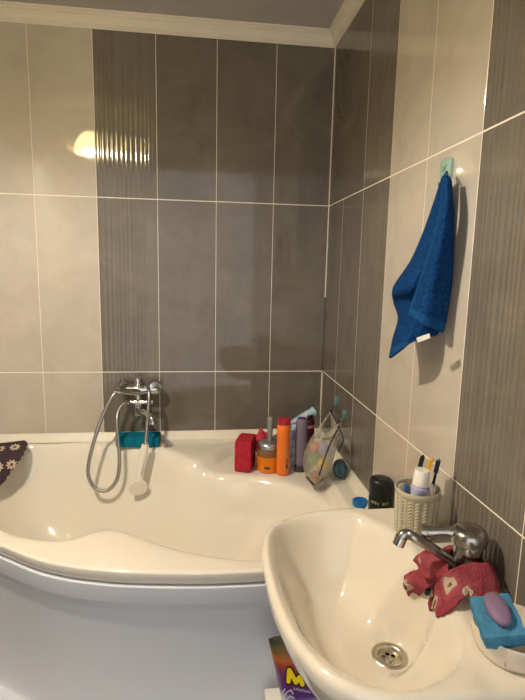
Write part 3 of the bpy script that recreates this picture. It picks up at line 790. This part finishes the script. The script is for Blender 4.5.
top = [[(c.x+r*math.cos(2*PI*k/n), c.y+r*math.sin(2*PI*k/n), c.z+z) for k in range(n)] for r, z in ((.0500, Hc-.013), (.0505, Hc-.003), (.0497, Hc), (.0482, Hc), (.0475, Hc-.003), (.042, .006), (.002, .005))]
g = grid(bm, bot+rows+top, True)
bm.faces.new(g[-1]); bm.faces.new(list(reversed(g[0])))
obj('body', bm, M_cup, cup, smooth=60)
def along(bm, a, b, prof, n=24, flat=1.0, mi=0, roll=0):
    a, b = Vector(a), Vector(b); L = b-a; ax_ = L.normalized()
    t = bmesh.new()
    rows = [[(r*math.cos(2*PI*k/n), r*f*math.sin(2*PI*k/n), z*L.length) for k in range(n)] for r, f, z in prof]
    g = grid(t, rows, True, mi)
    t.faces.new(list(reversed(g[0]))).material_index = mi; t.faces.new(g[-1]).material_index = mi
    mx = Matrix.Translation(a) @ Vector((0, 0, 1)).rotation_difference(ax_).to_matrix().to_4x4() @ Matrix.Rotation(roll, 4, 'Z')
    merge(bm, t, None, mx)
# toothpaste standing cap up
ta = c+Vector((-.012, -.012, .008)); tt = c+Vector((.0015, -.014, .160))
d = thing('toothpaste_tube', 'lilac toothpaste tube with a wide white cap in the woven cup', 'toothpaste', ta)
bm = NB(); along(bm, ta, tt, [(.019, .10, 0), (.0195, .25, .25), (.020, .7, .55), (.0205, .95, .70), (.020, 1, .735), (.013, 1, .755)], 30, roll=.5); obj('body', bm, mat('paste_tube', rgb(150, 150, 186), .35, col2=rgb(196, 200, 218), vscale=40), d)
bm = NB(); along(bm, ta+(tt-ta)*.755, tt, [(.0165, 1, 0), (.0178, 1, .04), (.0172, 1, .92), (.016, 1, 1)], 30); obj('cap', bm, M_white, d)
# folded tube on the left
ta = c+Vector((-.036, .002, .01)); tt = c+Vector((-.037, .006, .119))
d = thing('toothpaste_tube', 'flat white and blue tube at the left edge of the woven cup', 'toothpaste', ta)
bm = NB(); along(bm, ta, tt, [(.008, .5, 0), (.009, .45, .6), (.0095, .25, .95), (.0095, .15, 1)], 20, roll=.4, mi=0); obj('body', bm, mat('tube_white', rgb(214, 208, 184), .35), d)
bm = NB(); along(bm, ta+(tt-ta)*.7+Vector((.009, -.004, 0)), tt+Vector((.0095, -.004, 0)), [(.003, 1, 0), (.003, 1, 1)], 10); obj('stripe', bm, mat('stripe_blue', rgb(36, 104, 190), .4), d, label='bright blue stripe')
def toothbrush(a, b, mh, m2, label, bristle):
    a, b = Vector(a), Vector(b); d = thing('toothbrush', label, 'toothbrush', a)
    bm = NB(); along(bm, a, b, [(.003, .8, 0), (.0048, .8, .03), (.0055, .75, .3), (.0045, .75, .55), (.0032, .8, .72), (.0032, .8, .80)], 14); obj('handle', bm, mh, d)
    bm = NB(); along(bm, a+(b-a)*.80, b, [(.0034, .8, 0), (.0068, .6, .2), (.0078, .6, .6), (.006, .6, .92), (.002, .6, 1)], 16, roll=.9); obj('head', bm, m2, d)
    up = (b-a).normalized(); s_ = up.cross(Vector((.5, .85, 0))).normalized().cross(up)
    bm = NB()
    p0 = a+(b-a)*.835; p1 = a+(b-a)*.975
    nrm = Matrix.Rotation(.0, 3, 'Z') @ Vector((-.55, -.83, .1)); nrm = (nrm-up*nrm.dot(up)).normalized(); sd = up.cross(nrm)
    for i in range(7):
        for j in (-1, 0, 1):
            q = p0+(p1-p0)*(i/6)+sd*j*.0032
            along(bm, q+nrm*.002, q+nrm*.0115, [(.0016, 1, 0), (.0018, 1, 1)], 6)
    obj('bristles', bm, bristle, d)
M_br = mat('bristle_black', rgb(30, 30, 32), .8); M_yel = mat('yellow_plastic', rgb(230, 180, 40), .4); M_tq = mat('turquoise_plastic', rgb(20, 126, 152), .4); M_bw = mat('bristle_white', rgb(216, 206, 190), .8)
toothbrush(c+Vector((-.012, .024, .012)), c+Vector((.012, .010, .185)), M_white, M_black, 'toothbrush with a black head, leftmost behind the white toothpaste cap', M_br)
toothbrush(c+Vector((.002, .020, .012)), c+Vector((.026, -.006, .183)), M_black, M_yel, 'toothbrush with a yellow head, between the other two brushes', M_yel)
toothbrush(c+Vector((.016, -.006, .012)), c+Vector((.036, -.018, .186)), M_black, M_tq, 'black toothbrush with a turquoise back, rightmost in the cup', M_br)
ta = c+Vector((.018, -.020, .012)); tt = c+Vector((.020, -.026, .130))
d = thing('razor', 'pale pink handle rising beside the toothpaste in the woven cup', 'handle', ta)
bm = NB(); along(bm, ta, tt, [(.004, 1, 0), (.0055, 1, .5), (.006, .9, .85), (.0035, .9, 1)], 16); obj('handle', bm, mat('pale_pink', rgb(222, 198, 190), .4), d)

# ------------------------------------------------------------------ red lace cloth knotted around the tap
def cloth_mat():
    m = mat('red_cloth', rgb(160, 70, 78), .95, spec=.1, bump=1.0, bscale=300, bdist=.006)
    nt = m.node_tree; b = nt.nodes['Principled BSDF']; tc = nt.nodes.new('ShaderNodeTexCoord')
    v = nt.nodes.new('ShaderNodeTexVoronoi'); v.inputs['Scale'].default_value = 18; v.inputs['Randomness'].default_value = 1
    n = nt.nodes.new('ShaderNodeTexNoise'); n.inputs['Scale'].default_value = 60; n.inputs['Detail'].default_value = 3
    ad = nt.nodes.new('ShaderNodeMath'); ad.operation = 'MULTIPLY_ADD'; ad.inputs[1].default_value = .42; 
    nt.links.new(tc.outputs['Object'], v.inputs['Vector']); nt.links.new(tc.outputs['Object'], n.inputs['Vector'])
    nt.links.new(n.outputs['Fac'], ad.inputs[0]); nt.links.new(v.outputs['Distance'], ad.inputs[2])
    r = nt.nodes.new('ShaderNodeValToRGB'); e = r.color_ramp.elements
    e[0].position = .33; e[0].color = (*rgb(120, 84, 62), 1); e[1].position = .36; e[1].color = (*rgb(206, 186, 160), 1)
    for p, col in ((.47, rgb(204, 184, 160)), (.50, rgb(180, 92, 100)), (.8, rgb(158, 68, 78))):
        x = e.new(p); x.color = (*col, 1)
    nt.links.new(ad.outputs[0], r.inputs['Fac']); nt.links.new(r.outputs['Color'], b.inputs['Base Color'])
    return m
M_red2 = cloth_mat()
T0 = TP
def onsink(px, py, h):
    z = .77
    for _ in range(30):
        p = az(px, py, z+h); z = .5*z+.5*float(sink_z(np.array([p.x]), np.array([p.y]))[0])
    return az(px, py, z+h)
def ringpt(a, r, z): return Vector((T0.x+r*math.cos(a), T0.y+r*math.sin(a), T0.z+z))
# stations (outer edge, inner edge) from one tail tip round the tap to the other
st = [(onsink(412, 603, .003), onsink(415, 600, .006)),
      (onsink(404, 586, .006), onsink(425, 590, .012)),
      (onsink(407, 570, .012), onsink(437, 582, .022)),
      (onsink(418, 555, .020), onsink(442, 577, .030)),
      (onsink(433, 550, .024), onsink(448, 572, .035)),
      (ringpt(2.5, .068, .008), ringpt(2.4, .034, .044)),
      (ringpt(1.8, .074, .008), ringpt(1.8, .034, .052)),
      (ringpt(1.1, .062, .006), ringpt(1.1, .034, .052)),
      (ringpt(.5, .050, .006), ringpt(.5, .034, .048)),
      (ringpt(-.1, .046, .006), ringpt(-.1, .033, .046)),
      (ringpt(-.7, .060, .008), ringpt(-.7, .036, .056)),
      (ringpt(-1.3, .078, .010), ringpt(-1.3, .037, .060)),
      (ringpt(-1.9, .080, .014), ringpt(-2.0, .036, .060)),
      (onsink(470, 594, .020), onsink(450, 570, .050)),
      (onsink(458, 604, .016), onsink(437, 583, .034)),
      (onsink(446, 614, .008), onsink(429, 598, .018)),
      (onsink(437, 618, .004), onsink(430, 611, .007))]
ctrl = []
for k, (a, b) in enumerate(st):
    m1 = a.lerp(b, .33); m2 = a.lerp(b, .67)
    bul = Vector((0, 0, .005*math.sin(k*1.3)+.008))
    ctrl.append([a, m1+bul, m2+bul*.7, b])
G = upsheet(ctrl, 8, 8)
nr, nc = G.shape[:2]
for i in range(nr):
    for j in range(nc):
        G[i, j, 2] += .0022*smooth_noise(i*.33, j*.6, 1.0)*(0.3+.7*math.sin(PI*j/(nc-1)))
        if i < nr*.27 or i > nr*.75:
            if j < 3 and i % 5 < 2: G[i, j] += (G[i, 3]-G[i, j])*.16
bm = NB(); thick_sheet(bm, G, .004)
tag(obj('cleaning_cloth', bm, M_red2, loc=T0, smooth=180), 'red lace cloth with white flowers wrapped around the basin tap', 'cloth')

# ------------------------------------------------------------------ soap dish, sponge, soap
c = Vector((-.077, -1.578, SZ-.003))
d = thing('soap_dish', 'cream bowl-shaped soap dish with faint floral print on the washbasin corner', 'soap dish', c)
bm = NB(); lathe(bm, [(.050, 0), (.053, .002), (.0575, .012), (.061, .026), (.0622, .040), (.0615, .0425), (.0598, .0425), (.0585, .040), (.056, .024), (.051, .010), (.045, .007), (.005, .006)], c, 56)
obj('bowl', bm, mat('dish_cream', rgb(222, 210, 190), .2, col2=rgb(206, 190, 170), vscale=14), d)
bm = NB(); 
for a in (-2.3, -1.7, -1.1):
    for s in (-1, 1):
        pts = [Vector((c.x+(.0565+.001*k)*math.cos(a+s*.02*k*k*.4), c.y+(.0565+.001*k)*math.sin(a+s*.02*k*k*.4), c.z+.008+.0065*k)) for k in range(5)]
        pts = [Vector((c.x+(p.x-c.x)*1.012, c.y+(p.y-c.y)*1.012, p.z)) for p in pts]
        tube(bm, cat(pts, 3), .0005, 5)
obj('floral_print', bm, mat('print_mauve', rgb(166, 130, 128), .5), d)
til = Matrix.Rotation(-.26, 4, 'Y') @ Matrix.Rotation(.22, 4, 'X')
spc = az(497.5, 621, .836)
sponge('kitchen_sponge', spc, (.062, .072, .028), -.22, M_blue, 'bright blue sponge lying in the cream soap dish', til)
spn = til.to_3x3() @ Vector((0, 0, 1))
sc_ = spc+spn*.0235+Vector((.003, .004, 0))
bm = NB()
bmesh.ops.create_uvsphere(bm, u_segments=36, v_segments=20, radius=1)
for v in bm.verts:
    p = v.co; v.co = Vector((math.copysign(abs(p.x)**.9, p.x)*.0165, math.copysign(abs(p.y)**.95, p.y)*.029, math.copysign(abs(p.z)**.8, p.z)*.010))
bmesh.ops.transform(bm, matrix=Matrix.Translation(sc_) @ til @ Matrix.Rotation(-.12, 4, 'Z'), verts=bm.verts)
tag(obj('soap_bar', bm, mat('purple_soap', rgb(126, 102, 128), .6, var=.06, vscale=30), loc=sc_, smooth=180), 'oval purple soap bar resting on the blue sponge', 'soap')

# ------------------------------------------------------------------ daisy cloth over the left rim
def daisy(bm, cen, uu, vv_, nn_, r, mi1, mi2):
    for k in range(9):
        a = 2*PI*k/9
        pc = cen+(uu*math.cos(a)+vv_*math.sin(a))*r*.62
        ring = [bm.verts.new(pc+((uu*math.cos(a)+vv_*math.sin(a))*math.cos(t)*r*.38+(-uu*math.sin(a)+vv_*math.cos(a))*math.sin(t)*r*.17)+nn_*.0004*(1+k*.05)) for t in [2*PI*q/10 for q in range(10)]]
        bm.faces.new(ring).material_index = mi1
    ring = [bm.verts.new(cen+(uu*math.cos(t)+vv_*math.sin(t))*r*.3+nn_*.0010) for t in [2*PI*q/14 for q in range(14)]]
    bm.faces.new(ring).material_index = mi2
P0 = lambda px, py, y: ay(px, py, y)
ctrl = [[P0(-34, 447, -.07), P0(-14, 444, -.07), P0(4, 443, -.07), P0(24, 440.5, -.07)],
        [P0(-34, 456, -.12), P0(-14, 453, -.13), P0(4, 450, -.14), P0(26.5, 445, -.11)],
        [P0(-34, 476, -.22), P0(-16, 471, -.22), P0(0, 465, -.20), P0(21, 457, -.16)],
        [P0(-34, 498, -.26), P0(-18, 491, -.26), P0(-5, 482, -.24), P0(12, 469, -.20)],
        [P0(-36, 512, -.29), P0(-22, 505, -.29), P0(-9, 496, -.27), P0(3, 482, -.23)]]
G = upsheet(ctrl, 10, 10)
nr, nc = G.shape[:2]
for i in range(nr):                       # scalloped right edge
    s = .006*abs(math.sin(i*PI/4))
    G[i, nc-1, 0] += s; G[i, nc-2, 0] += s*.5
bm = NB(); thick_sheet(bm, G, .003)
du = np.gradient(G, axis=1); dv = np.gradient(G, axis=0)
def near(px, py):
    d = ray(px, py).normalized(); D = G-np.array(CAM); q = D-(D@np.array(d))[..., None]*np.array(d)
    return np.unravel_index(np.argmin((q**2).sum(2)), G.shape[:2])
for (i, j) in [near(*p) for p in ((15.5, 447.5), (11.5, 464), (0, 449.5), (-3, 467), (-14, 458), (-12, 480), (-25, 470))]:
    if i >= nr or j >= nc: continue
    U_ = Vector(du[i, j]).normalized(); V_ = Vector(dv[i, j]); N_ = U_.cross(V_).normalized()
    if N_.y > 0: N_ = -N_
    V2 = N_.cross(U_); daisy(bm, Vector(G[i, j])+N_*.0022, U_, V2, N_, .022, 1, 2)
cl = obj('daisy_cloth', bm, [mat('cloth_plum', rgb(70, 56, 60), .95, spec=.1, bump=.4, bscale=400), mat('petal_cream', rgb(196, 178, 158), .9), mat('flower_eye', rgb(110, 66, 44), .9)], loc=P0(-10, 447, -.07), smooth=60)
tag(cl, 'dark plum cloth with cream daisies draped over the left bathtub rim', 'cloth')

# ------------------------------------------------------------------ washing powder bag and white tub under the basin
pb = thing('washing_powder_bag', 'purple and orange washing powder bag with a yellow M under the washbasin', 'bag', (-.26, -1.17, 0))
def wp_mat():
    m = mat('powder_film', rgb(90, 40, 120), .3, spec=.5, coat=.3)
    nt = m.node_tree; b = nt.nodes['Principled BSDF']; tc = nt.nodes.new('ShaderNodeTexCoord'); sx = nt.nodes.new('ShaderNodeSeparateXYZ')
    nt.links.new(tc.outputs['Object'], sx.inputs['Vector'])
    n = nt.nodes.new('ShaderNodeTexNoise'); n.inputs['Scale'].default_value = 18; nt.links.new(tc.outputs['Object'], n.inputs['Vector'])
    ma = nt.nodes.new('ShaderNodeMath'); ma.operation = 'MULTIPLY_ADD'; ma.inputs[1].default_value = .05; nt.links.new(n.outputs['Fac'], ma.inputs[0]); nt.links.new(sx.outputs['Z'], ma.inputs[2])
    r = nt.nodes.new('ShaderNodeValToRGB'); e = r.color_ramp.elements
    e[0].position = .18; e[0].color = (*rgb(190, 196, 214), 1); e[1].position = .36; e[1].color = (*rgb(210, 208, 222), 1)
    for p, col in ((.385, (84, 44, 126)), (.43, (110, 40, 96)), (.452, (150, 60, 50)), (.470, (186, 92, 40)), (.490, (104, 92, 44)), (.515, (62, 64, 44)), (.54, (40, 40, 40))):
        x = e.new(p); x.color = (*rgb(*col), 1)
    nt.links.new(ma.outputs[0], r.inputs['Fac']); nt.links.new(r.outputs['Color'], b.inputs['Base Color'])
    return m
M_wp = wp_mat()
YB = -1.17
def bfront(u, z):                        # bag front surface
    xl = -.330-.078*(z/.49)**1.5; xr = -.10+.02*(z/.49)
    x = xl+(xr-xl)*u
    bul = .048*math.sqrt(max(0, 1-(2*u-1)**4))*math.sqrt(max(.02, 1-(max(0, z-.10)/.40)**2.2))
    return x, bul
bm = NB(); rows = []
for k in range(41):
    z = .49*k/40; row = []
    for q in range(24): x, b_ = bfront(q/23, z); row.append((x, YB-b_-.001-.002*math.sin(z*60+q), z))
    for q in range(23, -1, -1): x, b_ = bfront(q/23, z); row.append((x, YB+b_+.001, z))
    rows.append(row)
g = grid(bm, rows, True); bm.faces.new(list(reversed(g[0]))); bm.faces.new(g[-1]); bmesh.ops.recalc_face_normals(bm, faces=bm.faces)
obj('pouch', bm, M_wp, pb, smooth=60)
def onbag(px, py, lift):
    y = YB-.03
    for _ in range(8):
        p = ay(px, py, y)
        z = min(max(p.z, 0), .49); x0, _b = bfront(0, z); x1, _b = bfront(1, z); u = min(max((p.x-x0)/(x1-x0), 0), 1)
        y = YB-bfront(u, z)[1]-.003-lift
    return ay(px, py, y)
def stroke(bm, pts, w_, lift, mi):
    P_ = [Vector((p[0], p[1])) for p in pts]
    for a, b in zip(P_[:-1], P_[1:]):
        L = b-a; nn_ = max(2, int(L.length/2)); t = L.normalized(); s = Vector((-t.y, t.x))*w_/2
        rows = []
        for k in range(nn_+1):
            q = a+L*k/nn_; rows.append([onbag(q.x-s.x, q.y-s.y, lift), onbag(q.x, q.y, lift), onbag(q.x+s.x, q.y+s.y, lift)])
        grid(bm, rows, mi=mi)
    for q in P_:
        ring = [bm.verts.new(onbag(q.x+w_/2*math.cos(t), q.y+w_/2*math.sin(t), lift)) for t in [2*PI*k/12 for k in range(12)]]
        bm.faces.new(ring).material_index = mi
bm = NB()
Mst = [(288.5, 681.5), (289.3, 670.0), (296.0, 682.5), (299.5, 677.0), (302.5, 684.5)]
stroke(bm, Mst, 7.2, .0006, 0); 
stroke(bm, Mst, 4.4, .0014, 1)
# white lettering under the M and pale swirls: too small to read
for k in range(7):
    x = 294+k*2.5; y = 688.6+k*.55
    stroke(bm, [(x, y+1.2), (x+.6, y-1.0), (x+1.5, y+.8)] if k % 2 else [(x, y-1.0), (x+.2, y+1.2), (x+1.4, y+.3)], .6, .0008, 2)
for pts in ([(284, 697), (287, 692), (291, 690), (293, 694)], [(286, 700), (290, 696), (294, 698)], [(283, 692), (285, 689)]):
    stroke(bm, pts, 1.2, .0008, 2)
obj('print', bm, [mat('print_outline', rgb(30, 26, 20), .4), mat('print_yellow', rgb(244, 214, 10), .4), mat('print_white', rgb(214, 210, 226), .4)], pb, label='yellow letter M outlined in black')
bm = NB(); box(bm, -.397, -.26, -1.118, -1.070, .001, .243, .012, seg=4)
d = thing('storage_box', 'white plastic box on the floor between the bathtub panel and the powder bag', 'box', (-.35, -1.10, 0))
obj('body', bm, M_white, d)
bm = NB(); box(bm, -.400, -.257, -1.120, -1.068, .244, .260, .006, seg=3); obj('lid', bm, M_white, d)

# ------------------------------------------------------------------ ceiling lamp (reflected in the tiles)
lamp = thing('ceiling_lamp', 'ceiling lamp with two yellowish dome shades on a bar, one lit', 'lamp', (-1.36, -1.308, CEIL))
bm = NB(); lathe(bm, [(.05, -.018), (.055, -.012), (.055, 0)], (-1.36, -1.308, CEIL-.0005), 32)
obj('canopy', bm, mat('lamp_bronze', rgb(92, 80, 66), .4, .4), lamp)
M_br2 = bpy.data.materials['lamp_bronze']
bm = NB(); box(bm, -1.47, -1.25, -1.32, -1.296, 2.272, 2.288, .003); tube(bm, [(-1.36, -1.308, 2.286), (-1.36, -1.308, CEIL-.015)], .007, 12); obj('bar', bm, M_br2, lamp)
M_lit = mat('shade_lit', (1.0, .78, .32), .5); b = M_lit.node_tree.nodes['Principled BSDF']
b.inputs['Emission Color'].default_value = (1.0, .78, .32, 1); b.inputs['Emission Strength'].default_value = SHADE_E
M_unlit = mat('shade_unlit', rgb(176, 164, 138), .5)
for x, m in ((LAMP.x, M_lit), (-1.49, M_unlit)):
    bm = NB()
    lathe(bm, [(.098, -.066), (.096, -.04), (.088, -.01), (.074, .02), (.054, .046), (.032, .062), (.016, .068)], (x, LAMP.y, LAMP.z), 40, cap=(False, False))
    bm2 = bmesh.new()
    s_ = obj('shade', bm, m, lamp, smooth=180); bm2.free()
    bm = NB(); lathe(bm, [(.018, .066), (.018, .105)], (x, LAMP.y, LAMP.z), 20); obj('socket', bm, M_br2, lamp)
ld = bpy.data.lights.new('lamp_bulb', 'SPOT'); ld.energy = LAMP_W; ld.color = LAMP_COL; ld.shadow_soft_size = .028; ld.spot_size = math.radians(176); ld.spot_blend = .45
lo = bpy.data.objects.new('lamp_bulb', ld); C.objects.link(lo); lo.parent = lamp; lo.location = Vector((LAMP.x, LAMP.y, LAMP.z-.045))-WL[lamp.name]
